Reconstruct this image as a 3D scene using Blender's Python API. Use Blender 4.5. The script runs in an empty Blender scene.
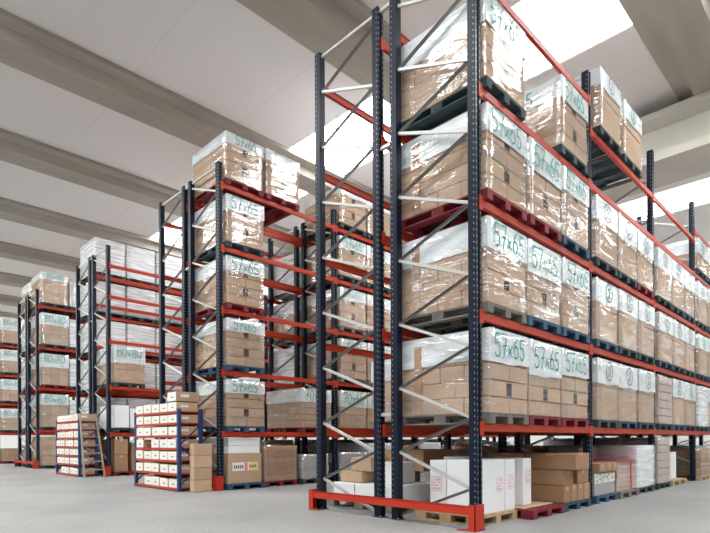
import bpy, math, random
from mathutils import Vector, Matrix
rnd = random.Random(7)
S = bpy.context.scene
COL = S.collection
PI = math.pi

# ------------------------------------------------------------------ materials
def new_mat(name):
    m = bpy.data.materials.new(name); m.use_nodes = True
    nt = m.node_tree
    return m, nt, nt.nodes['Principled BSDF'], nt.nodes['Material Output']

def simple(name, col, rough=.5, metal=0., spec=.5, var=0., noise=0., nscale=8., bump=0., stretch=(1, 1, 1)):
    m, nt, b, out = new_mat(name)
    b.inputs['Roughness'].default_value = rough
    b.inputs['Metallic'].default_value = metal
    b.inputs['Specular IOR Level'].default_value = spec
    b.inputs['Base Color'].default_value = (*col, 1)
    if var or noise or bump:
        tc = nt.nodes.new('ShaderNodeTexCoord')
        mp = nt.nodes.new('ShaderNodeMapping'); mp.inputs['Scale'].default_value = stretch
        nt.links.new(tc.outputs['Object'], mp.inputs['Vector'])
        oi = nt.nodes.new('ShaderNodeObjectInfo')
        nz = nt.nodes.new('ShaderNodeTexNoise'); nz.inputs['Scale'].default_value = nscale
        nz.inputs['Detail'].default_value = 5
        nt.links.new(mp.outputs[0], nz.inputs['Vector'])
        a = nt.nodes.new('ShaderNodeMath'); a.operation = 'MULTIPLY_ADD'
        nt.links.new(oi.outputs['Random'], a.inputs[0])
        a.inputs[1].default_value = 2 * var; a.inputs[2].default_value = 1 - var
        n2 = nt.nodes.new('ShaderNodeMath'); n2.operation = 'MULTIPLY_ADD'
        nt.links.new(nz.outputs['Fac'], n2.inputs[0])
        n2.inputs[1].default_value = 2 * noise; n2.inputs[2].default_value = 1 - noise
        mu = nt.nodes.new('ShaderNodeMath'); mu.operation = 'MULTIPLY'
        nt.links.new(a.outputs[0], mu.inputs[0]); nt.links.new(n2.outputs[0], mu.inputs[1])
        vm = nt.nodes.new('ShaderNodeVectorMath'); vm.operation = 'SCALE'
        vm.inputs[0].default_value = col
        nt.links.new(mu.outputs[0], vm.inputs['Scale'])
        nt.links.new(vm.outputs[0], b.inputs['Base Color'])
        if bump:
            bp = nt.nodes.new('ShaderNodeBump'); bp.inputs['Strength'].default_value = bump
            bp.inputs['Distance'].default_value = .01
            nt.links.new(nz.outputs['Fac'], bp.inputs['Height'])
            nt.links.new(bp.outputs[0], b.inputs['Normal'])
    return m

M = {}
M['navy'] = simple('navy_paint', (.006, .0105, .024), .38, spec=.2)
M['slot'] = simple('slot_zinc', (.26, .29, .31), .45, .1)
M['orange'] = simple('orange_paint', (.44, .038, .012), .5, spec=.3, noise=.08)
M['red'] = simple('red_paint', (.46, .03, .011), .5, spec=.3, noise=.08)
M['galv'] = simple('galvanised_steel', (.50, .50, .475), .4, .35)
M['galv_shade'] = simple('galvanised_steel_shaded', (.25, .245, .23), .38, .5)  # darker copy of the galvanised steel, shade put into the colour
M['kraft'] = simple('kraft_board', (.50, .345, .232), .75, spec=.25, var=.1, noise=.09, nscale=5)
M['kraft_dark'] = simple('brown_board', (.39, .228, .128), .75, spec=.25, var=.12, noise=.09, nscale=5)
M['kraft_pink'] = simple('pale_pinkish_board', (.50, .39, .34), .75, spec=.25, var=.06, noise=.07, nscale=5)
M['board_white'] = simple('white_board', (.80, .81, .81), .6, spec=.3, var=.05, noise=.03, nscale=4)
M['board_grey'] = simple('grey_board', (.36, .34, .33), .7, spec=.3, var=.08, noise=.06, nscale=4)
M['hole'] = simple('dark_print', (.035, .032, .032), .8)
M['tape'] = simple('glossy_tape', (.56, .43, .31), .25)
M['label'] = simple('paper_label', (.8, .78, .72), .7)
M['label_pink'] = simple('pink_sticker', (.75, .2, .3), .6)
M['label_yellow'] = simple('yellow_sticker', (.75, .6, .2), .6)
M['seam'] = simple('board_seam', (.16, .095, .055), .9)
M['pl_blue'] = simple('blue_pallet_paint', (.02, .065, .12), .7, var=.2, noise=.25, nscale=14)
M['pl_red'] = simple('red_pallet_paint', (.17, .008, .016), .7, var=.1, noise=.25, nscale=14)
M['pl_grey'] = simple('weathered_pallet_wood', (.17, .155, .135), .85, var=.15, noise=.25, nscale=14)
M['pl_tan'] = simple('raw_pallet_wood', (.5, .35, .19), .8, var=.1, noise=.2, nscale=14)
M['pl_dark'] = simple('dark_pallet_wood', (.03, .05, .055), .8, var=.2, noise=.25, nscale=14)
M['ink'] = simple('green_marker', (.025, .36, .29), .6)
M['ink_grey'] = simple('grey_marker', (.2, .28, .29), .6)
M['ink_red'] = simple('red_print', (.74, .33, .36), .6)
M['ink_black'] = simple('black_marker', (.03, .03, .035), .6)
M['blue_steel'] = simple('blue_shelving_paint', (.012, .04, .14), .45)
M['wood'] = simple('ladder_wood', (.30, .245, .185), .6, noise=.15, nscale=9, stretch=(1, 1, .2))
M['strap'] = simple('red_strap', (.6, .06, .1), .4)
M['concrete'] = simple('roof_concrete', (.37, .335, .29), .85, spec=.2, noise=.26, nscale=1.3, bump=.25, stretch=(1.6, .35, 1))
M['girder'] = simple('girder_concrete', (.50, .475, .42), .85, spec=.2, noise=.14, nscale=1.0, bump=.2)
M['wall'] = simple('wall_paint', (.62, .61, .59), .8, noise=.05, nscale=.6)
M['frame'] = simple('skylight_frame', (.6, .6, .6), .5)

def floor_mat():
    m, nt, b, out = new_mat('polished_concrete_floor')
    tc = nt.nodes.new('ShaderNodeTexCoord')
    n1 = nt.nodes.new('ShaderNodeTexNoise'); n1.inputs['Scale'].default_value = .55; n1.inputs['Detail'].default_value = 7
    n2 = nt.nodes.new('ShaderNodeTexNoise'); n2.inputs['Scale'].default_value = 26; n2.inputs['Detail'].default_value = 4
    nt.links.new(tc.outputs['Object'], n1.inputs['Vector']); nt.links.new(tc.outputs['Object'], n2.inputs['Vector'])
    r = nt.nodes.new('ShaderNodeValToRGB')
    r.color_ramp.elements[0].position = .32; r.color_ramp.elements[0].color = (.235, .235, .228, 1)
    r.color_ramp.elements[1].position = .68; r.color_ramp.elements[1].color = (.335, .332, .318, 1)
    nt.links.new(n1.outputs['Fac'], r.inputs[0])
    mx = nt.nodes.new('ShaderNodeMix'); mx.data_type = 'RGBA'; mx.blend_type = 'OVERLAY'; mx.inputs['Factor'].default_value = .35
    nt.links.new(r.outputs[0], mx.inputs['A']); nt.links.new(n2.outputs['Fac'], mx.inputs['B'])
    nt.links.new(mx.outputs['Result'], b.inputs['Base Color'])
    b.inputs['Roughness'].default_value = .5; b.inputs['Specular IOR Level'].default_value = .35
    bp = nt.nodes.new('ShaderNodeBump'); bp.inputs['Strength'].default_value = .06
    nt.links.new(n2.outputs['Fac'], bp.inputs['Height']); nt.links.new(bp.outputs[0], b.inputs['Normal'])
    return m
M['floor'] = floor_mat()

def ceil_mat():
    m, nt, b, out = new_mat('roof_panel')
    tc = nt.nodes.new('ShaderNodeTexCoord')
    sp = nt.nodes.new('ShaderNodeSeparateXYZ'); nt.links.new(tc.outputs['Object'], sp.inputs[0])
    dv = nt.nodes.new('ShaderNodeMath'); dv.operation = 'DIVIDE'; dv.inputs[1].default_value = 2.43
    nt.links.new(sp.outputs['Y'], dv.inputs[0])
    fr = nt.nodes.new('ShaderNodeMath'); fr.operation = 'FRACT'; nt.links.new(dv.outputs[0], fr.inputs[0])
    lt = nt.nodes.new('ShaderNodeMath'); lt.operation = 'LESS_THAN'; lt.inputs[1].default_value = .008
    nt.links.new(fr.outputs[0], lt.inputs[0])
    mx = nt.nodes.new('ShaderNodeMix'); mx.data_type = 'RGBA'
    mx.inputs['A'].default_value = (.71, .675, .655, 1); mx.inputs['B'].default_value = (.62, .59, .57, 1)
    nt.links.new(lt.outputs[0], mx.inputs['Factor'])
    nt.links.new(mx.outputs['Result'], b.inputs['Base Color'])
    b.inputs['Roughness'].default_value = .8; b.inputs['Specular IOR Level'].default_value = .2
    return m
M['ceiling'] = ceil_mat()

def emit_mat(name, col, s):
    m, nt, b, out = new_mat(name)
    b.inputs['Base Color'].default_value = (.8, .8, .8, 1)
    b.inputs['Emission Color'].default_value = (*col, 1)
    b.inputs['Emission Strength'].default_value = s
    return m
M['skylight'] = emit_mat('daylit_polycarbonate', (.96, .985, 1.0), 14.6)

def film_mat(name, lo, hi, rough=.13, haze=.2, scale=(2.2, 2.2, 10), bump=.5):
    """clear stretch film: mostly transparent, with glossy wrinkles and milky bands where the film overlaps"""
    m, nt, b, out = new_mat(name)
    tc = nt.nodes.new('ShaderNodeTexCoord')
    oi = nt.nodes.new('ShaderNodeObjectInfo')
    ad = nt.nodes.new('ShaderNodeVectorMath'); ad.operation = 'ADD'
    sc = nt.nodes.new('ShaderNodeVectorMath'); sc.operation = 'SCALE'; sc.inputs[0].default_value = (13, 7, 5)
    nt.links.new(oi.outputs['Random'], sc.inputs['Scale'])
    nt.links.new(tc.outputs['Object'], ad.inputs[0]); nt.links.new(sc.outputs[0], ad.inputs[1])
    mp = nt.nodes.new('ShaderNodeMapping'); mp.inputs['Scale'].default_value = scale
    mp.inputs['Rotation'].default_value = (.15, .12, 0)
    nt.links.new(ad.outputs[0], mp.inputs['Vector'])
    nz = nt.nodes.new('ShaderNodeTexNoise'); nz.inputs['Scale'].default_value = 1.5
    nz.inputs['Detail'].default_value = 3; nz.inputs['Distortion'].default_value = .5
    nt.links.new(mp.outputs[0], nz.inputs['Vector'])
    mr = nt.nodes.new('ShaderNodeMapRange'); mr.inputs['From Min'].default_value = .42; mr.inputs['From Max'].default_value = .72
    mr.inputs['To Min'].default_value = lo; mr.inputs['To Max'].default_value = hi
    nt.links.new(nz.outputs['Fac'], mr.inputs['Value'])
    bp = nt.nodes.new('ShaderNodeBump'); bp.inputs['Strength'].default_value = bump; bp.inputs['Distance'].default_value = .03
    nt.links.new(nz.outputs['Fac'], bp.inputs['Height'])
    gl = nt.nodes.new('ShaderNodeBsdfGlossy'); gl.inputs['Roughness'].default_value = rough
    gl.inputs['Color'].default_value = (.95, .95, .95, 1)
    nt.links.new(bp.outputs[0], gl.inputs['Normal'])
    df = nt.nodes.new('ShaderNodeBsdfDiffuse'); df.inputs['Color'].default_value = (.82, .83, .84, 1)
    mg = nt.nodes.new('ShaderNodeMixShader'); mg.inputs[0].default_value = haze
    nt.links.new(gl.outputs[0], mg.inputs[1]); nt.links.new(df.outputs[0], mg.inputs[2])
    tr = nt.nodes.new('ShaderNodeBsdfTransparent'); tr.inputs['Color'].default_value = (.98, .98, .98, 1)
    mx = nt.nodes.new('ShaderNodeMixShader')
    nt.links.new(mr.outputs[0], mx.inputs[0])
    nt.links.new(tr.outputs[0], mx.inputs[1]); nt.links.new(mg.outputs[0], mx.inputs[2])
    nt.links.new(mx.outputs[0], out.inputs['Surface'])
    nt.nodes.remove(b)
    return m
M['film'] = film_mat('clear_stretch_film', .05, .42, scale=(1.6, 1.6, 7))
M['film_white'] = film_mat('milky_stretch_film', .3, .6, rough=.3, haze=.94, scale=(1.2, 1.2, 14), bump=.08)
M['film_dark'] = film_mat('crumpled_film', .3, .85, rough=.2, haze=.25, scale=(9, 9, 9), bump=.9)

def sheet_mat():
    m, nt, b, out = new_mat('white_top_sheet')
    b.inputs['Base Color'].default_value = (.74, .775, .78, 1)
    b.inputs['Roughness'].default_value = .4
    tc = nt.nodes.new('ShaderNodeTexCoord')
    nz = nt.nodes.new('ShaderNodeTexNoise'); nz.inputs['Scale'].default_value = 5; nz.inputs['Detail'].default_value = 4
    nt.links.new(tc.outputs['Object'], nz.inputs['Vector'])
    bp = nt.nodes.new('ShaderNodeBump'); bp.inputs['Strength'].default_value = .35; bp.inputs['Distance'].default_value = .02
    nt.links.new(nz.outputs['Fac'], bp.inputs['Height']); nt.links.new(bp.outputs[0], b.inputs['Normal'])
    return m
M['sheet'] = sheet_mat()

# ------------------------------------------------------------------ mesh helpers
class MB:
    def __init__(s): s.v = []; s.f = []; s.m = []; s.mats = []
    def mi(s, mat):
        if mat not in s.mats: s.mats.append(mat)
        return s.mats.index(mat)
    def add(s, vs, fs, mat):
        o = len(s.v); s.v += [tuple(p) for p in vs]; k = s.mi(mat)
        for f in fs: s.f.append([o + i for i in f]); s.m.append(k)
    def box(s, x0, x1, y0, y1, z0, z1, mat, c=0.):
        if x1 < x0: x0, x1 = x1, x0
        if y1 < y0: y0, y1 = y1, y0
        if z1 < z0: z0, z1 = z1, z0
        if c <= 0:
            vs = [(x, y, z) for x in (x0, x1) for y in (y0, y1) for z in (z0, z1)]
            s.add(vs, [(0, 1, 3, 2), (4, 6, 7, 5), (0, 4, 5, 1), (2, 3, 7, 6), (0, 2, 6, 4), (1, 5, 7, 3)], mat); return
        R = ((x0, x1), (y0, y1), (z0, z1)); vs = []; ix = {}
        for a in (0, 1):
            for b in (0, 1):
                for d in (0, 1):
                    k = (a, b, d)
                    for ax in range(3):      # vertex lying on the face normal to ax
                        p = []
                        for q in range(3):
                            e = R[q][k[q]]
                            if q != ax: e += c if k[q] == 0 else -c
                            p.append(e)
                        ix[k, ax] = len(vs); vs.append(p)
        fs = []
        ctr = Vector(((x0 + x1) / 2, (y0 + y1) / 2, (z0 + z1) / 2))
        def push(l):
            P = [Vector(vs[i]) for i in l]
            n = (P[1] - P[0]).cross(P[2] - P[0]); mid = sum(P, Vector()) / len(P)
            fs.append(l if n.dot(mid - ctr) > 0 else l[::-1])
        for ax in range(3):
            o = [q for q in range(3) if q != ax]
            for e in (0, 1):
                l = []
                for u, w in ((0, 0), (1, 0), (1, 1), (0, 1)):
                    k = [0, 0, 0]; k[ax] = e; k[o[0]] = u; k[o[1]] = w; l.append(ix[tuple(k), ax])
                push(l)
            for u in (0, 1):
                for w in (0, 1):
                    k0 = [0, 0, 0]; k0[o[0]] = u; k0[o[1]] = w; k1 = k0[:]; k1[ax] = 1
                    push([ix[tuple(k0), o[0]], ix[tuple(k1), o[0]], ix[tuple(k1), o[1]], ix[tuple(k0), o[1]]])
        for a in (0, 1):
            for b in (0, 1):
                for d in (0, 1): push([ix[(a, b, d), 0], ix[(a, b, d), 1], ix[(a, b, d), 2]])
        s.add(vs, fs, mat)
    def prism(s, prof, a, b, mat):
        """profile of 3-D points swept from offset a to offset b (vectors); profile counter-clockwise seen from b"""
        n = len(prof); A = [Vector(p) + Vector(a) for p in prof]; B = [Vector(p) + Vector(b) for p in prof]
        fs = [[i, (i + 1) % n, n + (i + 1) % n, n + i] for i in range(n)] + [list(range(n))[::-1], list(range(n, 2 * n))]
        s.add(A + B, fs, mat)
    def bar(s, p, q, w, t, mat, side=(0, 1, 0)):
        """rectangular bar p->q; t along 'side', w across"""
        p = Vector(p); q = Vector(q); d = (q - p).normalized(); sd = Vector(side); sd = (sd - d * sd.dot(d)).normalized()
        u = d.cross(sd).normalized()
        pr = [u * (-w / 2) + sd * (-t / 2), u * (w / 2) + sd * (-t / 2), u * (w / 2) + sd * (t / 2), u * (-w / 2) + sd * (t / 2)]
        s.prism(pr, p, q, mat)
    def mesh(s, name):
        me = bpy.data.meshes.new(name)
        me.from_pydata(s.v, [], s.f)
        for m in s.mats: me.materials.append(M[m])
        me.polygons.foreach_set('material_index', s.m)
        me.update()
        return me

def put(name, me, parent=None, loc=(0, 0, 0), rz=0.):
    o = bpy.data.objects.new(name, me); COL.objects.link(o)
    o.location = loc
    if rz: o.rotation_euler = (0, 0, rz)
    if parent: o.parent = parent
    return o
def tag(o, label, cat, group=None):
    o['label'] = label; o['category'] = cat
    if group: o['group'] = group
    return o
def thing(name, label, cat, loc=(0, 0, 0), rz=0., group=None):
    return tag(put(name, None, None, loc, rz), label, cat, group)
def struct(name, me, loc=(0, 0, 0)):
    o = put(name, me, None, loc); o['kind'] = 'structure'; return o
ORD = ['', 'first', 'second', 'third', 'fourth', 'fifth', 'sixth', 'seventh', 'eighth', 'ninth', 'tenth', 'eleventh',
       'twelfth', 'thirteenth', 'fourteenth', 'fifteenth', 'sixteenth']

# ------------------------------------------------------------------ handwriting
def arc(cx, cy, rx, ry, a0, a1, n=10):
    return [(cx + rx * math.cos(math.radians(a0 + (a1 - a0) * i / n)), cy + ry * math.sin(math.radians(a0 + (a1 - a0) * i / n))) for i in range(n + 1)]
G = {
 '5': (.62, [[(.55, 1), (.12, 1), (.08, .58)] + arc(.28, .32, .28, .30, 120, -150)]),
 '7': (.6, [[(.02, .97), (.55, 1), (.2, 0)], [(.14, .48), (.52, .52)]]),
 'x': (.5, [[(.05, .12), (.42, .52)], [(.05, .52), (.42, .1)]]),
 '6': (.6, [[(.45, 1), (.2, .7)] + arc(.3, .28, .27, .28, 170, 520, 14)]),
 '8': (.6, [arc(.3, .75, .22, .24, 270, 630, 14), arc(.3, .27, .27, .26, 90, 450, 14)]),
 '0': (.62, [arc(.3, .5, .27, .5, 95, 455, 16)]),
 '1': (.3, [[(.05, .8), (.18, 1), (.18, 0)]]),
 '2': (.6, [arc(.28, .72, .24, .27, 160, -30, 8) + [(.04, .02), (.56, .04)]]),
 '3': (.6, [arc(.26, .75, .24, .24, 150, -80, 8) + arc(.26, .27, .27, .26, 80, -150, 8)]),
 'T': (.6, [[(.02, 1), (.58, 1)], [(.3, 1), (.3, 0)]]),
 'm': (.7, [[(.05, 0), (.07, .5)] + arc(.2, .38, .13, .14, 160, 0, 5) + [(.33, 0)], [(.33, .38)] + arc(.46, .38, .13, .14, 160, 0, 5) + [(.6, 0)]]),
 ' ': (.35, []),
}
def stroke(mb, pts, w, mat, to3):
    for i in range(len(pts) - 1):
        a = Vector(pts[i]); b = Vector(pts[i + 1]); d = b - a
        if d.length < 1e-6: continue
        d.normalize(); n = Vector((-d.y, d.x)) * (w / 2); e = d * (w * .35)
        q = [a - e - n, b + e - n, b + e + n, a - e + n]
        mb.add([to3(p.x, p.y) for p in q], [(0, 1, 2, 3)], mat)
TXT = {}
def text_mesh(txt, h, w=None, ink='ink', slope=0.):
    """handwriting in the plane x=0, reading along +y, seen from +x, centred, base at z=0; 'O2' draws a circled 2"""
    key = (txt, h, w, ink, slope)
    if key in TXT: return TXT[key]
    mb = MB(); lw = h * .08 if w is None else w
    if txt == 'O2':
        lw = h * .1
        stroke(mb, arc(0, h * .5, h * .5, h * .52, 40, 420, 22), lw, ink, lambda u, v: (0, u, v))
        for st in G['2'][1]:
            stroke(mb, [((x - .3) * h * .5, h * .24 + y * h * .5) for x, y in st], lw, ink, lambda u, v: (0, u, v))
    else:
        tot = sum(G[c][0] + .12 for c in txt) * h * .8; x = -tot / 2
        r = random.Random(txt)
        for c in txt:
            jy = r.uniform(-.06, .06) * h; sc = r.uniform(.92, 1.08)
            for st in G[c][1]:
                stroke(mb, [(x + px * h * .8 * sc, jy + py * h * sc + slope * (x + px * h)) for px, py in st], lw, ink, lambda u, v: (0, u, v))
            x += (G[c][0] + .12) * h * .8
    TXT[key] = mb.mesh('writing'); return TXT[key]

# ------------------------------------------------------------------ pallets, cartons, film (cached meshes)
CACHE = {}
def cached(key, fn):
    if key not in CACHE: CACHE[key] = fn()
    return CACHE[key]
PH = .10
def pallet_mesh(color, w=.8, d=1.2, h=PH):
    """origin bottom centre; depth along x, width along y"""
    def fn():
        mb = MB(); m = 'pl_' + color; t = h * .15; bw = w * .125
        for y in (-w / 2 + bw / 2, 0, w / 2 - bw / 2):
            mb.box(-d / 2, d / 2, y - bw / 2, y + bw / 2, 0, t, m)
            for x in (-d / 2 + .0725, 0, d / 2 - .0725):
                mb.box(x - .0725, x + .0725, y - bw / 2, y + bw / 2, t, h - 2 * t, m)
        for x in (-d / 2 + .0725, 0, d / 2 - .0725):
            mb.box(x - .0725, x + .0725, -w / 2, w / 2, h - 2 * t, h - t, m)
        n = 5; bb = .145 * w / .8; gap = (w - n * bb) / (n - 1)
        for i in range(n):
            y = -w / 2 + i * (bb + gap)
            mb.box(-d / 2, d / 2, y, y + bb, h - t, h, m)
        return mb.mesh('pallet_boards')
    return cached(('pal', color, w, d, h), fn)

def carton_mesh(dx, dy, dz, style='plain', mat='kraft'):
    """origin bottom centre; front is +x"""
    def fn():
        mb = MB(); g = .0025
        mb.box(-dx / 2 + g, dx / 2 - g, -dy / 2 + g, dy / 2 - g, .001, dz - g, mat, .006)
        f = dx / 2 - g; e = .0012
        # lid seam taped along the longer side, running over both ends
        if dy >= dx:
            mb.box(-.024, .024, -dy / 2 + g - e, dy / 2 - g + e, dz - g - .06, dz - g + e * .7, 'tape') if style == 'taped' else None
        else:
            mb.box(-dx / 2 + g - e, dx / 2 - g + e, -.024, .024, dz - g - .06, dz - g + e * .7, 'tape') if style == 'taped' else None
        if style == 'hole':
            mb.box(f - .002, f + e, -.055, .05, dz * (.48 if dz > .2 else .08), dz * (.84 if dz > .2 else .88), 'hole')
        if style in ('hole', 'glint'):
            for y in ((-.24, .2) if dy > .5 else (0,)):
                mb.box(f - .002, f + e, y * dy / .8 - .05, y * dy / .8 + .05, dz - .022, dz - .010, 'tape')
            mb.box(-.05, .05, -dy / 2 + g - e, -dy / 2 + g + .002, dz - .022, dz - .010, 'tape')
        if style in ('hole', 'plain', 'glint'):
            mb.box(f - .002, f + e * .6, -dy * .46, dy * .46, dz * .985 - .006, dz * .985 - .002, 'seam')
        if style == 'label':     # small shelf carton, label on the -y end
            y = -dy / 2 + g
            mb.box(-dx * .465, dx * .465, y - e, y + .002, dz * .05, dz * .95, 'label')
            mb.box(-dx * .12, dx * .2, y - 2 * e, y + .002, dz * .36, dz * .5, 'ink_grey')
            mb.box(-dx * .3, dx * .3, y - 2 * e, y + .002, dz * .68, dz * .72, 'label_yellow')
            mb.box(dx / 2 - g - .002, dx / 2 - g + e, -dy * .3, dy * .05, dz * .45, dz * .72, 'label')
        if style == 'stamp':     # white carton with a printed red frame on the face given by dy sign
            pass
        return mb.mesh('carton_board')
    return cached(('car', dx, dy, dz, style, mat), fn)

def wrap_mesh(d, w, h, seed, mat='film', z0=.088):
    def fn():
        r = random.Random(seed); mb = MB(); c = .03
        X = d / 2; Y = w / 2
        ring = [(X, -Y + c), (X, Y - c), (X - c, Y), (-X + c, Y), (-X, Y - c), (-X, -Y + c), (-X + c, -Y), (X - c, -Y)]
        pts = []
        for i in range(8):
            a = Vector(ring[i]); b = Vector(ring[(i + 1) % 8]); n = 7 if (a - b).length > .3 else 1
            for k in range(n): pts.append(a + (b - a) * (k / n))
        N = len(pts); L = 9; vs = []; fs = []
        for l in range(L + 1):
            z = z0 + (h - z0) * l / L
            for p in pts:
                q = p.normalized() * r.uniform(0, .009)
                vs.append((p.x + q.x, p.y + q.y, z + (r.uniform(-.02, .02) if 0 < l < L else (r.uniform(0, .03) if l == 0 else 0))))
        for l in range(L):
            for i in range(N):
                j = (i + 1) % N; fs.append((l * N + i, l * N + j, (l + 1) * N + j, (l + 1) * N + i))
        fs.append([L * N + i for i in range(N)])
        mb.add(vs, fs, mat)
        me = mb.mesh('film'); me.polygons.foreach_set('use_smooth', [True] * len(fs)); me.update()
        return me
    return cached(('wrap', d, w, h, seed, mat, z0), fn)

def sheet_mesh(d, w, top, drop, seed):
    """cover sheet draped over the load, uneven lower hem"""
    def fn():
        r = random.Random(seed); mb = MB(); X = d / 2 + .004; Y = w / 2 + .004
        ring = [(X, -Y), (X, Y), (-X, Y), (-X, -Y)]; pts = []
        for i in range(4):
            a = Vector(ring[i]); b = Vector(ring[(i + 1) % 4])
            for k in range(8): pts.append(a + (b - a) * (k / 8))
        N = len(pts); vs = []
        for p in pts: vs.append((p.x, p.y, top + .003))
        dz = 0
        for i, p in enumerate(pts):
            dz = dz * .75 + r.uniform(-.011, .011); q = p.normalized() * r.uniform(.001, .004)
            vs.append((p.x + q.x, p.y + q.y, top - drop + dz))
        fs = [(N + i, N + (i + 1) % N, (i + 1) % N, i) for i in range(N)] + [list(range(N))]
        mb.add(vs, fs, 'sheet')
        return mb.mesh('sheet')
    return cached(('sheet', d, w, top, drop, seed), fn)

# ------------------------------------------------------------------ wrapped pallet loads
LOADS = []
def load(rack, row, lvl, xc, yc, z, face, kind='57', pal='blue', h=.83, txt=None, drop=.30, w=.80, d=1.2, ink='ink'):
    LOADS.append(dict(rack=rack, row=row, lvl=lvl, xc=xc, yc=yc, z=z, face=face, kind=kind, pal=pal, h=h, txt=txt, drop=drop, w=w, d=d, ink=ink))

PALNAME = dict(blue='blue', red='red', grey='grey', tan='tan', dark='dark')
def build_load(L, idx, nth):
    r = random.Random(idx * 13 + 5)
    w, d, h = L['w'], L['d'], L['h']
    kind = L['kind']; txt = L['txt']
    what = {'57': 'wrapped brown cartons', '2': 'wrapped tall brown cartons', 'white': 'white wrapped boxes', '80': 'wrapped brown cartons in white film',
            'layer': 'wrapped flat brown cartons', 'pink': 'wrapped pale pinkish packs', 'dark': 'dark wrapped goods', 'plain': 'wrapped brown cartons'}[kind]
    mk = {None: '', 'O2': ' marked circled 2'}.get(txt, ' marked %s' % txt)
    lv = L['lvl']
    where = '%s on %s of %s' % (nth, lv, L['rack'])
    if lv == 'the floor': where = '%s wrapped load on the floor of %s' % (nth, L['rack'])
    if L['row'] == 'rear': where += ' left row'
    lab = '%s%s, %s' % (what, mk, where)
    t = thing('wrapped_pallet_load', lab, 'pallet load', (L['xc'] + r.uniform(-.012, .012), L['yc'] + r.uniform(-.008, .008), L['z'] + .001),
              (0 if L['face'] > 0 else PI) + r.uniform(-.008, .008), 'wrapped pallet loads in the racks')
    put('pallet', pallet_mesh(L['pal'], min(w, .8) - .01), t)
    gx, gy, tiers, mat, st = {'57': (3, 1, (.43, .39, .18), 'kraft', 'hole'), '2': (2, 1, (.55, .45), 'kraft', 'plain'),
        'white': (1, 1, (.2, .2, .2, .2, .2), 'board_white', 'blank'), '80': (2, 3, (.34, .33, .33), 'kraft', 'plain'),
        'layer': (2, 1, (.18, .16, .17, .16, .17, .16), 'kraft' if txt else 'kraft_dark', 'glint'), 'pink': (2, 1, (.17, .16, .17, .17, .16, .17), 'kraft_pink', 'glint'),
        'dark': (1, 1, (.5, .5), 'board_grey', 'blank'), 'plain': (3, 1, (.36, .34, .3), 'kraft', 'glint')}[kind]
    cw = (w - .02) / gy; cd = (d - .02) / gx; z = PH
    fine = kind == '57' and L['row'] == 'front' and L['yc'] < RY[int({'n': 1, 's': 2}.get(L['rack'][0], 1))] + (2.6 if L['rack'][0] == 'n' else 5.4)
    if fine: tiers = (.2,) * 5
    for k, fr in enumerate(tiers):
        dz = round(h * fr, 4)
        if fine:
            gx, gy = (3, 1) if k % 2 else (4, 2)
            cw = (w - .02) / gy; cd = (d - .02) / gx; st = 'hole' if k % 2 else 'glint'
        for i in range(gx):
            for j in range(gy):
                s = st if i == gx - 1 else ('blank' if st == 'blank' else 'glint' if kind == '57' else 'plain')
                if kind == '57' and k == len(tiers) - 1 and not fine: s = 'plain'
                put('carton', carton_mesh(round(cd, 4), round(cw, 4), dz, s, mat), t,
                    (-d / 2 + .01 + cd * (i + .5) + r.uniform(-.004, .004), -w / 2 + .01 + cw * (j + .5) + r.uniform(-.002, .002), z))
        z += dz
    sd = r.randrange(5)
    if fine and L['yc'] < RY[1] + .6 and L['rack'][0] == 'n' and L['z'] < 3.5:
        mb = MB(); mb.box(-.05, .05, -.004, .004, 0, h * .9, 'kraft_dark')  # flat dark strip painted in for the shaded recess between carton columns
        put('gap_shade_strip', cached(('edge', h), lambda: mb.mesh('gap_shade_strip')), t, (-.28, -w / 2 + .001, PH + .004))
    if kind not in ('white', 'dark', 'pink', 'layer') or txt:
        sh = put('top_sheet', sheet_mesh(d - .01, w - .01, z, L['drop'], sd), t)
        if txt:
            hh = min(.225, L['drop'] * .80)
            if txt == 'O2': hh = min(.24, L['drop'] * .8)
            put('writing', text_mesh(txt, hh, ink=L['ink']), sh, (d / 2 + .012, r.uniform(-.03, .03), z - L['drop'] * .5 - hh * .5 + (.01 if L['drop'] < .4 else .055)))
            if kind == '80': put('writing', text_mesh('80', .08, ink=L['ink']), sh, (d / 2 + .012, .2, z - L['drop'] + .04))
    wm = {'white': 'film_white', 'dark': 'film_dark'}.get(kind, 'film')
    put('stretch_wrap', wrap_mesh(round(d + .012, 4), round(w + .008, 4), round(z + .008, 4), sd, wm), t)
    return t

# ------------------------------------------------------------------ racks
P = 2.7475; GAP = 1.2626; PW = .045; H = 5.78
def post_mesh(face):
    """upright section: aisle face towards face*x with two slotted flanges and a groove; bracing slots on both sides"""
    def fn():
        mb = MB(); w = PW
        prof = [(-w, -w), (w, -w), (w, -.018), (w - .014, -.014), (w - .014, .014), (w, .018), (w, w), (-w, w)]
        if face < 0: prof = [(-x, y) for x, y in prof][::-1]
        mb.prism([(x, y, 0) for x, y in prof], (0, 0, .004), (0, 0, H), 'navy')
        z = .12; e = .0008; fx = w * face
        while z < H - .05:
            for y in (-.032, .032): mb.box(fx - e, fx + e, y - .0045, y + .0045, z, z + .022, 'slot')
            for y in (-w, w): mb.box(face * .02 - .004, face * .02 + .004, y - e, y + e, z + .01, z + .026, 'slot')
            z += .06
        return mb.mesh('upright')
    return cached(('post', face), fn)
def foot_mesh():
    def fn():
        mb = MB(); mb.box(-.065, .065, -.06, .06, 0, .008, 'navy')
        for x in (-.05, .05): mb.box(x - .008, x + .008, -.052, -.036, .008, .02, 'galv')
        return mb.mesh('foot')
    return cached('foot', fn)
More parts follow.
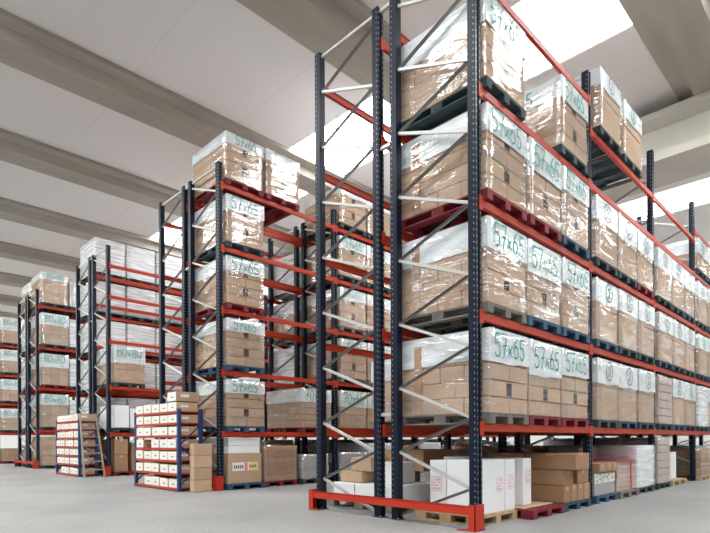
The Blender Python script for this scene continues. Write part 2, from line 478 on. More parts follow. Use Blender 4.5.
def brace_mesh(dx, dz, web):
    """channel section brace in the frame plane from (0,0,0) to (dx,0,dz); web=True shows its flat back towards -y"""
    def fn():
        mb = MB(); p = Vector((0, 0, 0)); q = Vector((dx, 0, dz)); d = (q - p).normalized(); u = Vector((-d.z, 0, d.x)); w = .0138 if web else .0125; t = .0025; dep = .026
        mt = 'galv' if web else 'galv_shade'  # open channels get the shaded copy, their inner shade painted in
        yw = -.012 if web else .012
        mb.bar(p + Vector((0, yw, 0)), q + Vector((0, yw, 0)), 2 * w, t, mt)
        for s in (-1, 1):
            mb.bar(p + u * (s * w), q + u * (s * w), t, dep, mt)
        return mb.mesh('brace_channel')
    return cached(('brace', round(dx, 3), round(dz, 3), web), fn)
def beam_mesh(face):
    """load beam between posts 0..P, outer face towards face*x, top at z=0"""
    def fn():
        mb = MB(); a = .006; b = .052; hh = .082; y0 = PW + .004; y1 = P - PW - .004
        m = 'orange'
        mb.box(face * a, face * b, y0, y1, -hh, -.006, m, .004)
        mb.box(face * (a - .012), face * (b - .006), y0, y1, -.010, 0, m)      # top lip
        for y, s in ((y0, -1), (y1, 1)):
            mb.box(face * (PW + .001), face * (b + .004), y - s * .012, y + s * .046, -.118, .02, m)   # end plate over the post face
            mb.box(face * .004, face * (b + .002), y - s * .004, y, -.118, .02, m)
        return mb.mesh('beam')
    return cached(('beam', face), fn)

def add_row(rx, ry, face, levels_by_bay, label, nframes, spacers=True, name='pallet_rack', spz=(1.16, 4.17, 5.73)):
    """one rack row; aisle face posts at rx, the other posts 1 m behind; face +1: aisle towards +x"""
    t = thing(name, label, 'rack', (rx, ry, 0), 0, 'pallet rack rows')
    bx = -1.0 * face
    for k in range(nframes):
        y = k * P
        for x, f in ((0, face), (bx, -face)):
            put('upright_post', post_mesh(f), t, (x, y, 0)); put('foot_plate', foot_mesh(), t, (x, y, 0))
        n = 0; z = .39; far = k > 1
        # zigzag bracing between inner edges of the posts
        o = -face * PW; i = bx + face * PW
        zs = [('i', .05)]; v = .39; side = 'o'
        while v < 5.72: zs.append((side, v)); v += .35; side = 'i' if side == 'o' else 'o'
        for (s0, z0), (s1, z1) in zip(zs, zs[1:]):
            if far and z1 > 5.6 and False: continue
            x0 = o if s0 == 'o' else i; x1 = o if s1 == 'o' else i
            if x0 > x1: x0, x1, z0, z1 = x1, x0, z1, z0
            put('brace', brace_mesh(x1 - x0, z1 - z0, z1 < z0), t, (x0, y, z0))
        put('brace', brace_mesh(abs(i - o), 0, True), t, (min(i, o), y, 5.735))
    for b, lv in enumerate(levels_by_bay):
        for z in lv:
            put('beam', beam_mesh(face), t, (0, b * P, z)); put('beam', beam_mesh(-face), t, (bx, b * P, z))
    if spacers:
        for k in range(min(nframes, 3)):
            for z in spz:
                mb = MB(); g = GAP - 1
                mb.box(.003, g - 2 * PW - .003, -.02, .02, -.02, .02, 'galv', .003)
                x0 = bx * 1.0 - (0 if face < 0 else g) ; x0 = (bx + PW) if face < 0 else (bx - g + PW)
                put('row_spacer', cached(('spacer',), lambda: mb.mesh('spacer')), t, (x0, k * P - .0, z))
    return t

LV = [1.033, 2.12, 3.22, 4.313, 5.424]
RX = {1: 0., 2: -5.467, 3: -10.915, 4: -16.457, 5: -22.0}
RY = {1: 0., 2: .444, 3: .53, 4: .335, 5: .335}
RN = {1: 'nearest rack', 2: 'second rack', 3: 'third rack', 4: 'fourth rack', 5: 'fifth rack'}
NB = {1: 5, 2: 4, 3: 3, 4: 2, 5: 2}
def bays(n, l): return [l] * n
LV1 = [LV, LV[:4] + [5.03], LV[:4] + [5.03], LV[:4] + [5.22], LV[:4] + [5.22]]
LV3 = [1.09, 2.26, 3.41, 4.53, 5.31]; LV3B = [1.09, 2.22, 3.24, 4.28, 5.33]
LV4 = [1.25, 2.62, 3.94, 5.28]; LV5 = [1.24, 2.4, 3.55, 4.73]
FRONT = {1: LV1, 2: bays(4, LV), 3: bays(3, LV3), 4: bays(2, LV4), 5: bays(2, LV5)}
REAR = {1: bays(5, LV), 2: bays(4, LV), 3: bays(3, LV3B), 4: bays(2, LV4), 5: bays(2, LV5)}
for k in range(1, 6):
    add_row(RX[k], RY[k], 1, FRONT[k], 'navy and orange pallet rack, right-hand row of the %s from the right' % RN[k].replace(' rack', ' double rack'), NB[k] + 1, True, spz=(1.16, 4.17, 5.73) if k < 3 else (1.19, 4.07, 5.73) if k == 3 else (1.36, 4.17, 5.73))
    add_row(RX[k] - 1 - GAP, RY[k], -1, REAR[k], 'navy and orange pallet rack, left-hand row of the %s from the right' % RN[k].replace(' rack', ' double rack'), NB[k] + 1, False)

# low red guards across the rack ends
def guard(k):
    x1 = RX[k] + .085; x0 = RX[k] - 1 - GAP - .076; y = RY[k] - .15
    t = thing('rack_end_guard', 'low red steel guard rail across the end of the %s' % RN[k], 'guard rail', (0, 0, 0), 0, 'red rack end guards')
    mb = MB(); mb.box(x0 + .02, x1 - .03, y + .01, y + .05, .15, .235, 'red', .005)
    mb.box(x0 + .02, x1 - .03, y + .01, y + .075, .225, .235, 'red')
    put('rail', mb.mesh('guard_rail'), t)
    for x, s in ((x1, 1), (x0, -1)):
        mb = MB(); a = .008
        mb.box(x - s * .075, x, y, y + a, .012, .255, 'red')
        mb.box(x - s * a, x, y, y + .16, .012, .255, 'red')
        mb.prism([(x - s * .21, y, 0), (x, y, 0), (x, y + .082, 0)][::s], (0, 0, .001), (0, 0, .012), 'red')
        put('corner_protector', mb.mesh('protector'), t)
for k in (1, 2, 3, 4): guard(k)

# ------------------------------------------------------------------ which loads stand where
LN = {0: 'lowest shelf', 1: 'second shelf', 2: 'third shelf', 3: 'fourth shelf', 4: 'top shelf'}
def slot_y(k, b, s): return RY[k] + b * P + .08 + .41 + s * .84
def fl(k, b, s, l, **kw):
    z = FRONT[k][b][l]
    lv = LN[l] if not (k in (4, 5) and l == 3) else 'top shelf'
    load(RN[k], 'front', lv, RX[k] - .5, slot_y(k, b, s), z, 1, **kw)
def rl(k, b, s, l, **kw):
    z = REAR[k][b][l]
    lv = LN[l] if not (k in (4, 5) and l == 3) else 'top shelf'
    load(RN[k], 'rear', lv, RX[k] - 1 - GAP + .5, slot_y(k, b, s), z, 1, **kw)

# nearest rack, right-hand row
pal1 = {0: ('grey', 'red', 'red'), 1: ('grey', 'blue', 'blue'), 2: ('red', 'red', 'blue'), 3: ('dark', 'dark', 'dark')}
for l in (0, 1, 2):
    for s in range(3): fl(1, 0, s, l, pal=pal1[l][s], txt='57x65', drop=(.32, .30, .27)[l] + (.0, .06, .0)[s], h=.83)
fl(1, 0, 0, 3, pal='dark', txt='57x65', drop=.3, h=.83)
fl(1, 0, 2, 3, pal='dark', txt='57x65', drop=.26, h=.83)
for b in (1, 2):
    for l in (0, 1, 2):
        for s in range(3):
            k = 'pink' if (b, l, s) == (2, 0, 0) else '2'
            fl(1, b, s, l, kind=k, pal=('dark', 'blue', 'dark')[(s + l) % 3] if (b, l, s) != (1, 2, 2) else 'red', txt='O2' if k == '2' else None,
               drop=(.33, .30, .33)[l], h=(.83, .82, .83)[l], ink='ink_grey')
fl(1, 1, 0, 4, kind='2', pal='dark', txt='O2', drop=.24, h=.8, ink='ink_grey')
fl(1, 1, 1, 4, kind='2', pal='dark', txt='O2', drop=.24, h=.8)
LOADS[-2]['yc'] += .12; LOADS[-1]['yc'] += .28
for b in (3, 4):
    for l in (0, 1, 2, 3):
        for s in range(3): fl(1, b, s, l, kind='white' if (l + s) % 3 == 0 and l < 2 else '2', pal=('dark', 'blue')[s % 2], txt=None if (l + s) % 3 == 0 and l < 2 else 'O2', h=.64 if l == 3 else .83, ink='ink')
# its left-hand row
for b in range(4):
    for s in range(3):
        for l in (0, 1, 2):
            if b == 0 and (s == 0 or l > 0): continue
            rl(1, b, s, l, kind=('plain', 'white', '57')[(b + s + l) % 3] if b else 'plain', pal=('blue', 'grey')[s % 2])

for L in LOADS:
    if L['rack'] == RN[1] and L['row'] == 'rear' and L['yc'] < 1.5: L['yc'] += .02; L['d'] = 1.1; L['xc'] += .03

# second rack
for l, p in ((0, 'blue'), (1, 'blue'), (2, 'red'), (3, 'dark'), (4, 'red')):
    fl(2, 0, 0, l, pal=p, txt='57x65', drop=(.24, .22, .26, .26, .2)[l], h=.825, ink='ink' if l > 2 else 'ink')
fl(2, 0, 1, 4, pal='red', txt='57x65', drop=.2, h=.83)
fl(2, 0, 2, 0, kind='layer', pal='red', txt='70x65', drop=.27, h=.78)
for s in range(3):
    fl(2, 1, s, 0, kind='plain', pal='red', txt='70x65', drop=.34, h=.80)
    fl(2, 1, s, 1, kind='57', pal='grey', txt='70x65' if s == 0 else None, drop=.2, h=.825)
    fl(2, 1, s, 2, kind='57', pal='grey', txt='57x65' if s == 0 else None, drop=.24, h=.825)
    fl(2, 1, s, 3, kind='57', pal='dark', txt='57x65', drop=.24, h=.825)
    fl(2, 1, s, 4, kind='57', pal='dark', txt=None, drop=.16, h=.78)
for b in (2, 3):
    for l in range(5):
        for s in range(3): fl(2, b, s, l, kind=('plain', '57')[s % 2], pal=('grey', 'blue', 'red')[l % 3], h=.82)
for b in (1, 2):
    for l in range(4):
        for s in range(3): rl(2, b, s, l, kind=('plain', 'white')[(s + l) % 2], pal='grey')

# third rack
fl(3, 0, 0, 1, kind='plain', pal='dark', txt='80x80', drop=.42, h=.92)
for b in range(3):
    for l in range(5):
        for s in range(3):
            rl(3, b, s, l, kind='white', pal='dark', h=(.88, .78, .80, .80, .9)[l], w=.80)
for l in range(3):
    for b in (1, 2): fl(3, b, 1, l, kind='white', pal='dark', h=.85)

# fourth rack
for l in range(4):
    fl(4, 0, 0, l, kind='80', pal=('dark', 'red', 'dark', 'dark')[l], txt='80x80', drop=(.34, .44, .38, .22)[l], h=(1.06, 1.0, 1.0, .98)[l])
    fl(4, 0, 1, l, kind='dark' if l in (3,) else 'white', pal='dark', h=.9, drop=.2)
    for s in range(2): rl(4, 0, s, l, kind='white' if l != 3 else 'plain', pal='dark', h=.92)
# fifth rack
for l in range(4):
    for s in range(3):
        fl(5, 0, s, l, kind='80', pal='dark', txt='80x80' if s == 0 else None, drop=(.3, .4, .44, .5)[l], h=(.8, .86, .9, 1.0)[l])
    rl(5, 0, 0, l, kind='plain', pal='dark', h=.85)

groups = {}
for L in LOADS: groups.setdefault((L['rack'], L['row'], L['lvl']), []).append(L)
idx = 0
for g in groups.values():
    g.sort(key=lambda L: L['yc'])
    for n, L in enumerate(g, 1):
        t = build_load(L, idx, ORD[n]); idx += 1
        L['obj'] = t
# third rack's single load carries a T under its number
for L in LOADS:
    if L['rack'] == RN[3] and L['txt'] == '80x80':
        sh = [c for c in L['obj'].children if c.name.startswith('top_sheet')][0]
        put('writing', text_mesh('T', .095), sh, (L['d'] / 2 + .012, .25, PH + L['h'] - .405))
    if L['rack'] == RN[2] and L['row'] == 'front' and L['txt'] == '57x65' and L['yc'] < 1.2:
        fc = [c for c in L['obj'].children if c.name.startswith('carton')]
        put('writing', text_mesh('2m', .055, ink='ink' if L['lvl'] == 'fourth shelf' else 'ink_black'), L['obj'], (L['d'] / 2 + .012, .25, PH + L['h'] * .60))
    if L['rack'] == RN[1] and L['lvl'] == 'fourth shelf' and L['row'] == 'front' and 2 < L['yc'] < 2.6:
        sh = [c for c in L['obj'].children if c.name.startswith('top_sheet')][0]
        w_ = put('writing', text_mesh('65', .17), sh, (.15, -L['w'] / 2 - .012, PH + L['h'] - .24)); w_.rotation_euler = (0, 0, -PI / 2)

# ------------------------------------------------------------------ goods standing on the floor
def pallet(x, y, color, label, rz=0, w=.8, d=1.2, z=0, h=PH):
    return tag(put('pallet', pallet_mesh(color, w, d, h), None, (x, y, z), rz), label, 'pallet', 'floor pallets')
def crate(x0, x1, y0, y1, z0, z1, mat, style, label, group, name='carton', cat='carton', rz=0.):
    dx, dy, dz = round(abs(x1 - x0), 3), round(abs(y1 - y0), 3), round(z1 - z0, 3)
    me = carton_mesh(dx, dy, dz, style, mat)
    return tag(put(name, me, None, ((x0 + x1) / 2, (y0 + y1) / 2, z0), rz), label, cat, group)
def stamp(o, side, dims):
    """red printed panel on a white carton face"""
    mb = MB(); w, h = .125, .15
    def fr(to3):
        for a, b in (((-w / 2, 0), (w / 2, 0)), ((w / 2, 0), (w / 2, h)), ((w / 2, h), (-w / 2, h)), ((-w / 2, h), (-w / 2, 0))):
            stroke(mb, [a, b], .005, 'ink_red', to3)
        for q in range(4):
            z = .022 + q * .032
            for c in range(3):
                if (q + c) % 4 != 3: stroke(mb, [(-.045 + c * .034, z), (-.026 + c * .034, z + .008)], .013, 'ink_red', to3)
    e = .004
    if side == 'x': fr(lambda u, v: (dims[0] / 2 + e, u + dims[3], v + dims[2]))
    else: fr(lambda u, v: (u + dims[3], -dims[1] / 2 - e, v + dims[2]))
    put('printed_stamp', mb.mesh('stamp'), o)

# -- nearest rack, right-hand row, first bay
pallet(-.47, .55, 'tan', 'raw wood pallet under the tall white boxes by the nearest red corner guard', d=.8)
tw = [(-.82, -.53, .25, .68, .655), (-.525, -.10, .25, .70, .66)]
o = crate(-.745, -.525, .25, .62, PH, .655, 'board_white', 'blank', 'tall white box with red stamp, left of the pair behind the near brace', 'tall white boxes')
stamp(o, 'y', (.22, .37, .22, -.01))
o = crate(-.52, -.10, .25, .735, PH, .665, 'board_white', 'blank', 'tall white box beside the near corner post, right of the pair', 'tall white boxes')
stamp(o, 'x', (.42, .485, .22, .13))
o = crate(-.50, -.10, .745, .965, PH, .66, 'board_white', 'blank', 'narrow tall white box with red stamp behind the corner pair', 'tall white boxes')
stamp(o, 'x', (.40, .22, .24, .0))
crate(-.84, -.53, .64, .98, PH, .68, 'board_white', 'blank', 'tall white box at the back left of the tan pallet', 'tall white boxes')
pallet(-.48, 1.35, 'red', 'red pallet with a loose cardboard sheet beside the white boxes', w=.8)
crate(-.95, .0, .98, 1.70, PH, PH + .018, 'kraft', 'blank', 'flat sheet of cardboard lying on the red pallet', None, 'cardboard_sheet', 'cardboard sheet')
o = crate(-.50, -.10, 1.15, 1.35, PH + .018, .66, 'board_white', 'blank', 'lone tall white box with red stamp standing on the cardboard sheet', 'tall white boxes')
stamp(o, 'x', (.40, .22, .26, .0))
pallet(-.50, 2.20, 'blue', 'blue pallet under the stack of plain brown boxes in the nearest rack')
def brown(x0, x1, y0, y1, z0, z1, lab, mat='kraft_dark', st='taped', grp='plain brown boxes on the blue pallet'):
    return crate(x0, x1, y0, y1, z0, z1, mat, st, lab, grp)
ys = [1.80, 2.0, 2.20, 2.40, 2.60]
zt = [PH, .31, .50, .70]
for i, nm in ((0, 'nearest'), (1, 'second'), (2, 'third'), (3, 'farthest')):
    brown(-.36, .09, ys[i], ys[i + 1] - .012, zt[0], zt[1], 'plain brown box, bottom tier of blue pallet stack, %s along the aisle' % nm)
for x0, x1, nm in ((-.76, -.385, 'middle'), (-1.09, -.785, 'rear')):
    brown(x0, x1, ys[0] + .03, 2.58, zt[0], zt[1], 'plain brown box, bottom tier of blue pallet stack, %s against the row' % nm)
brown(-.33, .08, 1.80, 2.10, zt[1] + .002, zt[2], 'plain brown box, middle tier of blue pallet stack, front corner with taped top')
brown(-.30, .08, 2.22, 2.58, zt[1] + .002, zt[2], 'plain brown box, middle tier of blue pallet stack, far along the aisle after the gap')
brown(-.70, -.36, 1.835, 2.58, zt[1] + .002, zt[2], 'plain brown box, middle tier of blue pallet stack, middle of the row')
brown(-1.06, -.73, 1.80, 2.58, zt[1] + .002, zt[2], 'plain brown box, middle tier of blue pallet stack, rear of the row')
brown(-.42, .22, 1.83, 2.14, zt[2] + .002, zt[3], 'long plain brown box, top tier of blue pallet stack, overhanging the front corner', st='glint')
brown(-.36, .12, 2.16, 2.50, zt[2] + .002, zt[3], 'plain brown box, top tier of blue pallet stack, far along the aisle', st='glint')
brown(-.98, -.45, 1.86, 2.40, zt[2] + .002, zt[3], 'plain brown box, top tier of blue pallet stack, rear left', st='glint')
# grey wrapped carton with printed film and small boxes on it
pallet(-.52, 3.235, 'blue', 'blue pallet under the grey film-covered carton, second bay of the nearest rack')
o = crate(-1.02, .05, 2.84, 3.60, PH, .42, 'board_grey', 'blank', 'low grey carton with yellow and white printed film on its upper edge', None)
mb = MB(); rr = random.Random(3)
mb.box(.53, .5375, -.37, .37, .17, .295, 'label')
for q in range(46):
    y = rr.uniform(-.35, .33); z = rr.uniform(.175, .27); mb.box(.5375, .5385, y, y + rr.uniform(.02, .05), z, z + .018, 'label_yellow' if y > .08 and rr.random() < .7 else 'board_grey')
put('printed_film', mb.mesh('printed_film'), o)
for i in range(3):
    crate(-.30, .10, 2.90 + i * .24, 3.13 + i * .24, .422, .545, 'kraft_dark', 'taped', 'small brown box on the grey carton, %s from the near side' % ORD[i + 1], 'small boxes on the grey carton')
crate(-.75, -.35, 2.81, 2.99, .422, .66, 'board_white', 'blank', 'white box behind the small brown boxes near the second post', None)
# pale magazine stack with red strap
pallet(-.50, 4.10, 'grey', 'grey pallet under the pale pinkish paper stack with red strap')
t = thing('paper_stack', 'pale pinkish stack of paper bundles tied with a red strap', 'paper stack', (-.5, 4.085, PH))
rr = random.Random(5)
for i in range(9):
    z = i * .064; a = rr.uniform(-.012, .012)
    if i < 7:
        for s in (0, 1):
            me = cached(('bund', s), lambda: (lambda m: (m.box(-.27, .27, -.405, .405, 0, .062, 'kraft_pink', .008), m.mesh('bundle'))[1])(MB()))
            put('bundle', me, t, (-.28 + .555 * s + a, a, z))
mb = MB(); mb.box(-.575, .575, -.42, .42, .449, .456, 'strap'); mb.box(.560, .575, .15, .165, 0, .456, 'strap')
put('strap', mb.mesh('strap'), t)
for i in range(3):
    me = cached('bund_top', lambda: (lambda m: (m.box(-.25, .25, -.36, .36, 0, .06, 'kraft_pink', .008), m.mesh('bundle'))[1])(MB()))
    put('bundle', me, t, (-.25, -.02, .457 + i * .062))
# white wrapped tall pack, pale tall stack, white panel, brown stack further along
load('nearest rack', 'front', 'the floor', -.52, 4.97, 0, 1, kind='white', pal='dark', h=.66, w=.86)
load('nearest rack', 'front', 'the floor', -.52, 5.98, 0, 1, kind='pink', pal='dark', h=.80, w=.72)
pallet(-.55, 7.05, 'tan', 'raw wood pallet under the white slab carton before the fourth post', w=.95)
crate(-.95, -.05, 6.68, 7.22, PH, .62, 'board_white', 'blank', 'tall white slab carton on raw wood pallet before the fourth post', None)
crate(-.95, -.12, 7.25, 7.50, PH, .60, 'board_grey', 'blank', 'grey carton next to the white slab carton on raw wood pallet', None)
load('nearest rack', 'front', 'the floor', -.48, 8.73, 0, 1, kind='layer', pal='tan', h=.55)
load('nearest rack', 'front', 'the floor', -.48, 9.58, 0, 1, kind='white', pal='tan', h=.6)
load('nearest rack', 'front', 'the floor', -.48, 10.44, 0, 1, kind='layer', pal='tan', h=.6)

# -- nearest rack, left-hand row on the floor, seen through the end frame
pallet(-1.85, .66, 'grey', 'grey pallet under the low white boxes behind the end guard rail', rz=0, w=.82)
for i, (x0, x1) in enumerate(((-2.34, -1.95), (-1.94, -1.58), (-1.57, -1.27))):
    crate(x0, x1, .27, 1.05, PH, .325, 'board_white', 'blank', 'low white box behind the guard rail, %s from the left post' % ORD[i + 1], 'low white boxes behind the guard rail')
def bk(x0, x1, y0, y1, z0, z1, lab, mat='kraft', st='taped', grp='loose boxes in the left row'):
    return crate(x0, x1, y0, y1, z0, z1, mat, st, lab, grp)
bk(-2.30, -1.90, .36, .68, .327, .475, 'light brown box on the low white boxes, lower of two by the left post')
bk(-2.12, -1.76, .38, .74, .477, .655, 'light brown box stacked on another above the low white boxes')
bk(-1.74, -1.42, .45, .85, .327, .60, 'pale grey box on the low white boxes next to the brown pair', 'board_white', 'blank')
pallet(-1.76, 1.55, 'grey', 'grey pallet behind the low white boxes in the left row')
bk(-2.34, -1.92, 1.20, 1.6, PH, .44, 'brown box on the floor pallet behind the low white boxes', 'kraft_dark')
o = bk(-2.30, -1.60, 1.25, 1.85, .442, .74, 'kraft carton with black handwritten number behind the light brown boxes', 'kraft_dark', 'blank')
wr = put('writing', text_mesh('36x65', .16, ink='ink_black'), o, (0, -.302, .05)); wr.rotation_euler = (0, 0, -PI / 2)
load('nearest rack', 'rear', 'the floor', -1.76, 2.33, 0, 1, kind='dark', pal='grey', h=.40, w=.62)
bk(-1.95, -1.62, 2.10, 2.45, .545, .72, 'small kraft box on the dark wrapped load, left row of nearest rack')
bk(-2.25, -1.97, 2.12, 2.40, .545, .64, 'tiny kraft box on the dark wrapped load, nearer the second aisle')
for i, (y0, y1) in enumerate(((3.0, 3.62), (3.66, 4.3))):
    pallet(-1.76, (y0 + y1) / 2, 'grey', 'grey pallet under the %s big brown carton of the left row' % ('near', 'far')[i], w=.64)
    bk(-2.3, -1.22, y0, y1, PH, .77, 'big brown carton behind the white boxes, %s of two in the left row' % ('nearer', 'farther')[i], 'kraft_dark', 'taped', 'big brown cartons in the left row')
for i, (y0, y1) in enumerate(((4.5, 5.3), (5.60, 6.34))):
    pallet(-1.76, (y0 + y1) / 2, 'grey', 'grey pallet under the %s big grey carton of the left row' % ('near', 'far')[i], w=.8)
    bk(-2.3, -1.22, y0, y1, PH, .74, 'big grey carton behind the brown stack, %s of two in the left row' % ('nearer', 'farther')[i], 'board_grey', 'blank', 'big grey cartons in the left row')

# -- second rack, floor
pallet(-5.95, .93, 'blue', 'blue pallet on the floor beside the second rack corner post')
o = crate(-6.52, -5.42, .57, 1.29, PH, .64, 'kraft', 'blank', 'large brown carton with pink and yellow sticker, second rack floor', None)
mb = MB(); mb.box(.549, .5525, -.27, .27, .23, .38, 'label'); mb.box(.5525, .5535, -.02, .05, .235, .375, 'label_pink'); mb.box(.5525, .5535, .07, .26, .235, .375, 'label_yellow')
for q in range(5): mb.box(.5525, .5535, -.24 + q * .042, -.215 + q * .042, .27, .33, 'ink_black')
for q in range(4): mb.box(.5535, .5545, .09 + q * .04, .112 + q * .04, .28, .33, 'ink_black')
put('sticker', mb.mesh('sticker'), o, (0, 0, 0))
for i in (0, 1): crate(-6.5, -5.45, .60, 1.27, .642 + i * .145, .785 + i * .145, 'board_white', 'blank', 'flat white box on the large brown carton, %s of two' % ('lower', 'upper')[i], 'flat white boxes on the brown carton')
load('second rack', 'front', 'the floor', -6.0, 1.74, 0, 1, kind='layer', pal='red', h=.68, w=.78)
LOADS[-1]['w'] = .78
load('second rack', 'front', 'the floor', -5.96, 2.58, 0, 1, kind='dark', pal='dark', h=.48, w=.70)
for b in (1, 2, 3):
    for s in range(3): load('second rack', 'front', 'the floor', -5.95, slot_y(2, b, s), 0, 1, kind=('layer', 'dark', 'plain')[(b + s) % 3], pal='grey', h=(.62, .5, .7)[(b + s) % 3])
for i in range(4):
    crate(-5.60, -5.445, -.07, .275, .001 + i * .207, .205 + i * .207, 'kraft', 'taped', 'brown carton in the narrow floor stack by blue shelving, %s from the bottom' % ORD[i + 1], 'narrow stack of brown cartons')

# -- third rack: floor and lowest shelf
pallet(-11.45, 1.07, 'red', 'red pallet on the floor behind the third rack corner guard', w=.9)
for i, (z0, z1) in enumerate(((PH, .53), (.532, .93))):
    crate(-11.95, -10.9, .66, 1.0, z0, z1, 'kraft_dark', 'taped', 'brown carton on the third rack floor pallet, %s of the near pair' % ('lower', 'upper')[i], 'brown cartons on the third rack floor')
    crate(-11.95, -11.0, 1.12, 1.44, z0, z1 - .1 * i, 'kraft_dark', 'taped', 'brown carton on the third rack floor pallet, %s of the far pair' % ('lower', 'upper')[i], 'brown cartons on the third rack floor')
pallet(-11.42, 1.07, 'dark', 'dark pallet under white boxes on the third rack lowest shelf', z=1.091, w=.84)
crate(-11.9, -10.9, .66, 1.03, 1.212, 1.79, 'board_white', 'blank', 'white box on the third rack lowest shelf, nearer of two', 'white boxes on the third rack')
crate(-11.9, -10.92, 1.06, 1.43, 1.212, 1.72, 'board_white', 'blank', 'white box on the third rack lowest shelf, farther of two', 'white boxes on the third rack')
for b in range(2):
    for s in range(3): load('third rack', 'rear', 'the floor', RX[3] - 1 - GAP + .5, slot_y(3, b, s), 0, 1, kind='white', pal='dark', h=.72)
for b in range(4):
    for s in range(3):
        load('second rack', 'rear', 'the floor', RX[2] - 1 - GAP + .48, slot_y(2, b, s), 0, 1, kind=('dark', 'plain', 'layer')[(b + s) % 3], pal='dark', h=.785)
        if b > 1 and (b, s) != (2, 0): load('nearest rack', 'rear', 'the floor', RX[1] - 1 - GAP + .48, slot_y(1, b, s) + .02, 0, 1, kind=('plain', 'dark', 'layer')[(b + s) % 3], pal='dark', h=.785)
# -- fourth and fifth racks, floor
for s in (0, 1): load('fourth rack', 'front', 'the floor', -16.97, slot_y(4, 0, s) + .0, 0, 1, kind='80', pal='dark', h=.95, drop=.01 + .02)
load('fourth rack', 'rear', 'the floor', RX[4] - 1 - GAP + .5, slot_y(4, 0, 0), 0, 1, kind='pink', pal='dark', h=.5)
load('fifth rack', 'front', 'the floor', -22.45, slot_y(5, 0, 0), 0, 1, kind='layer', pal='red', h=.5)
load('fifth rack', 'front', 'the floor', -22.4, slot_y(5, 0, 1), 0, 1, kind='pink', pal='dark', h=.62)
load('fifth rack', 'front', 'the floor', -22.4, slot_y(5, 0, 2), 0, 1, kind='layer', pal='dark', h=.62)
groups = {}
for L in LOADS:
    if 'obj' not in L: groups.setdefault((L['rack'], L['row'], L['lvl']), []).append(L)
for g in groups.values():
    g.sort(key=lambda L: L['yc'])
    for n, L in enumerate(g, 1): L['obj'] = build_load(L, idx, ORD[n]); idx += 1

# ------------------------------------------------------------------ blue shelving units with small labelled cartons
def shelving(x1, y0, who, seed, topfill):
    W, D, HH = 1.82, .45, 1.43; x0 = x1 - W
    t = thing('shelving_unit', 'blue shelving unit with orange shelves in front of the %s end' % who, 'shelving', (x0, y0, 0), 0, 'blue shelving units')
    for x in (.02, W - .02):
        for y in (.02, D - .02):
            mb = MB(); w = .028
            mb.prism([(-w, -w, 0), (w, -w, 0), (w, w, 0), (-w, w, 0)], (0, 0, 0), (0, 0, HH), 'blue_steel')
            me = cached('shelf_post', lambda: mb.mesh('upright'))
            put('upright_post', me, t, (x, y, 0))
    zs = [.05, .30, .53, .745, .965, 1.185, 1.385]
    def fn():
        mb = MB(); mb.box(.05, W - .05, .012, D - .012, -.015, 0, 'orange'); mb.box(.05, W - .05, -.012, .012, -.035, .002, 'orange', .003)
        mb.box(.05, W - .05, D - .012, D + .008, -.035, .002, 'orange', .003); return mb.mesh('shelf_board')
    for z in zs: put('shelf', cached('shelfb', fn), t, (0, 0, z))
    for x in (.02, W - .02):
        def f2():
            mb = MB()
            for a, b in ((.1, .45), (.45, .8), (.8, 1.15)):
                s = a in (.1, .8); mb.bar((0, .03 if s else D - .03, a), (0, D - .03 if s else .03, b), .025, .006, 'blue_steel', side=(1, 0, 0))
            return mb.mesh('brace_strip')
        put('side_brace', cached('shelf_brace', f2), t, (x, 0, 0))
    r = random.Random(seed)
    for li, z in enumerate(zs):
        n = 5; pitch = (W - .13) / n; hgt = min(.168, (zs[li + 1] - z - .045) if li < 6 else .17)
        for i in range(n):
            if li == 3 and i == 1 and seed == 1: continue
            if li == 0 and i == 0: continue
            hh = round(hgt * r.uniform(.93, 1.), 2)
            xx = x0 + .065 + pitch * (i + .5)
            o = put('carton', carton_mesh(round(pitch - .012, 3), .41, hh, 'label', 'kraft'), None, (xx, y0 + .205 + r.uniform(-.012, .012), z + .003))
            tag(o, 'white-labelled small carton, %s from left on %s shelf from floor, shelving by %s' % (ORD[i + 1], ORD[li + 1], who), 'carton', 'small cartons on the blue shelving')
    for i in range(topfill):
        zz = zs[-1] + .003 + .174
        o = put('carton', carton_mesh(.34, .44, .17, 'label', 'kraft'), None, (x1 - .24 - i * .36, y0 + .215, zz))
        tag(o, 'small carton topmost on the blue shelving by %s, %s from the right' % (who, ORD[i + 1]), 'carton', 'small cartons on the blue shelving')
    if seed == 2:
        return t
    return t
shelving(-5.74, -.20, 'second rack', 1, 1)
shelving(-11.14, -.10, 'third rack', 2, 0)

# ------------------------------------------------------------------ ladder leaning on the second shelving unit
t = thing('ladder', 'wooden ladder leaning on the blue shelving at the third rack', 'ladder', (0, 0, 0))
B0 = Vector((-10.62, -.14, 0)); B1 = Vector((-10.62, .32, 0)); T0 = Vector((-11.085, -.09, 1.56)); T1 = Vector((-11.085, .27, 1.56))
for a, b in ((B0, T0), (B1, T1)):
    mb = MB(); mb.bar(a + Vector((0, 0, .012)), b, .06, .028, 'wood'); put('rail', mb.mesh('ladder_rail'), t)
for k in range(7):
    f = .12 + k * .128; a = B0.lerp(T0, f); b = B1.lerp(T1, f)
    mb = MB(); mb.bar(a, b, .028, .05, 'wood', side=(1, 0, 0)); put('rung', mb.mesh('ladder_rung'), t)

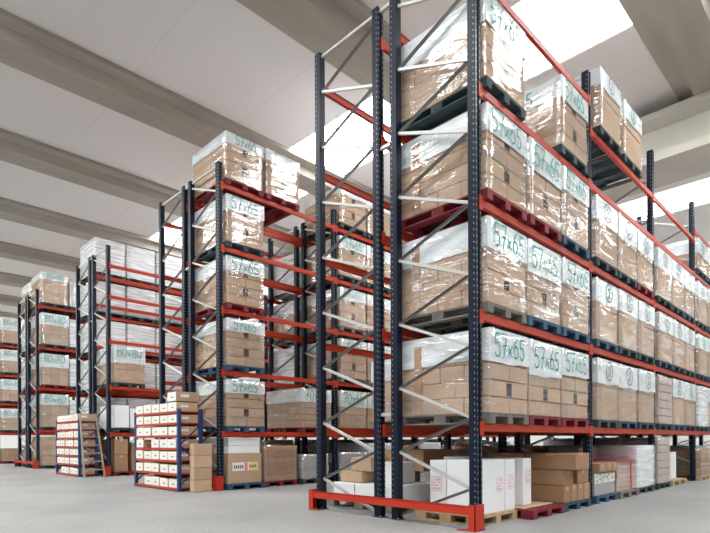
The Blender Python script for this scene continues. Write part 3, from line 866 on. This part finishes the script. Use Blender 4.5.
# ------------------------------------------------------------------ building shell
X0, X1, Y0, Y1 = -42., 12., -17., 26.
mb = MB(); mb.box(X0, X1, Y0, Y1, -.2, 0, 'floor'); struct('floor', mb.mesh('floor'))
ZC, ZB = 8.4, 8.1
strips = [(-15.2, -13.25), (-5.6, -3.65), (4.0, 5.95), (13.6, 15.5), (23.2, 25.1)]
mb = MB(); y = Y0
for a, b in strips + [(Y1, Y1)]:
    mb.box(X0, X1, y, a, ZC, ZC + .12, 'ceiling') if a > y else None
    y = b
struct('ceiling', mb.mesh('ceiling'))
n = 0
beams = [8.6, 4.3, 0., -4.55, -9.05, -13.2, -17.4, -21.6, -25.8, -30., -34.2, -38.4]
for i, bx in enumerate(beams):
    mb = MB(); pr = [(0, 0), (.69, 0), (.75, .21), (1.05, .21), (1.05, .30), (-.36, .30), (-.36, .21), (-.06, .21)]
    mb.prism([(x, 0, z) for x, z in pr][::-1], (0, Y0, 0), (0, Y1, 0), 'concrete')
    struct('trim_%d' % (i + 1), mb.mesh('roof_beam'), (bx, 0, ZB))
edges = [X1] + beams + [X0]
wn = 0
for a, b in strips:
    for i in range(len(edges) - 1):
        xr = edges[i] - (.30 if i else 0); xl = edges[i + 1] + (1.0 if i < len(edges) - 2 else 0)
        wn += 1
        mb = MB(); mb.box(xl, xr, a + .02, b - .02, ZC + .03, ZC + .05, 'skylight')
        o = struct('window_%d' % wn, mb.mesh('skylight_panel'))
        mb = MB()
        for yy in (a + .01, b - .01): mb.box(xl, xr, yy - .01, yy + .01, ZC + .01, ZC + .1, 'frame')
        put('window_frame', mb.mesh('skylight_frame'), o)
k = len(beams)
for gy in (8.5, -10.6):
    mb = MB(); zt = ZB - .002; zb = 7.0; d = 1.4
    pr = [(0, zb), (d, zb), (d, zb + .2), (d - .3, zb + .34), (d - .3, zt - .26), (d, zt - .14), (d, zt), (0, zt), (0, zt - .14), (.3, zt - .26), (.3, zb + .34), (0, zb + .2)]
    mb.prism([(0, y, z) for y, z in pr], (X0, gy, 0), (X1, gy, 0), 'girder')
    k += 1; struct('trim_%d' % k, mb.mesh('girder'))
mb = MB(); mb.box(X0 - .2, X0, Y0, Y1, 0, ZC + .1, 'wall'); struct('wall_left', mb.mesh('wall'))
mb = MB(); mb.box(X0, X1, Y1, Y1 + .2, 0, ZC + .1, 'wall'); struct('wall_far', mb.mesh('wall'))

# ------------------------------------------------------------------ light: daylight added as fill through near and right sides left unwalled, besides skylights
wd = bpy.data.worlds.new('world_fill'); S.world = wd; wd.use_nodes = True
wd.node_tree.nodes['Background'].inputs['Color'].default_value = (.93, .97, 1, 1)
wd.node_tree.nodes['Background'].inputs['Strength'].default_value = .32

# ------------------------------------------------------------------ camera
yaw, f, cy, rol = .7863, 528.01, 439.49, .0046
cam = bpy.data.cameras.new('camera'); co = bpy.data.objects.new('camera', cam); COL.objects.link(co)
cam.sensor_width = 36; cam.sensor_fit = 'HORIZONTAL'; cam.lens = f / 710 * 36
cam.shift_y = (cy + .58 - 266.5) / 710; cam.clip_start = .05; cam.clip_end = 200
Rt = Vector((math.cos(yaw), math.sin(yaw), 0)); F = Vector((-math.sin(yaw), math.cos(yaw), 0)); U = Vector((0, 0, 1))
r_ = Rt * math.cos(rol) - U * math.sin(rol); u_ = Rt * math.sin(rol) + U * math.cos(rol)
co.matrix_world = Matrix(((r_.x, u_.x, -F.x, 2.8023), (r_.y, u_.y, -F.y, -4.4514), (r_.z, u_.z, -F.z, .8747), (0, 0, 0, 1)))
S.camera = co
S.view_settings.view_transform = 'Standard'; S.view_settings.look = 'None'; S.view_settings.gamma = 1
S.view_settings.exposure = .28
S.view_settings.use_curve_mapping = False
S.cycles.max_bounces = 8; S.cycles.diffuse_bounces = 4; S.cycles.glossy_bounces = 3; S.cycles.transparent_max_bounces = 12
S.cycles.use_denoising = True
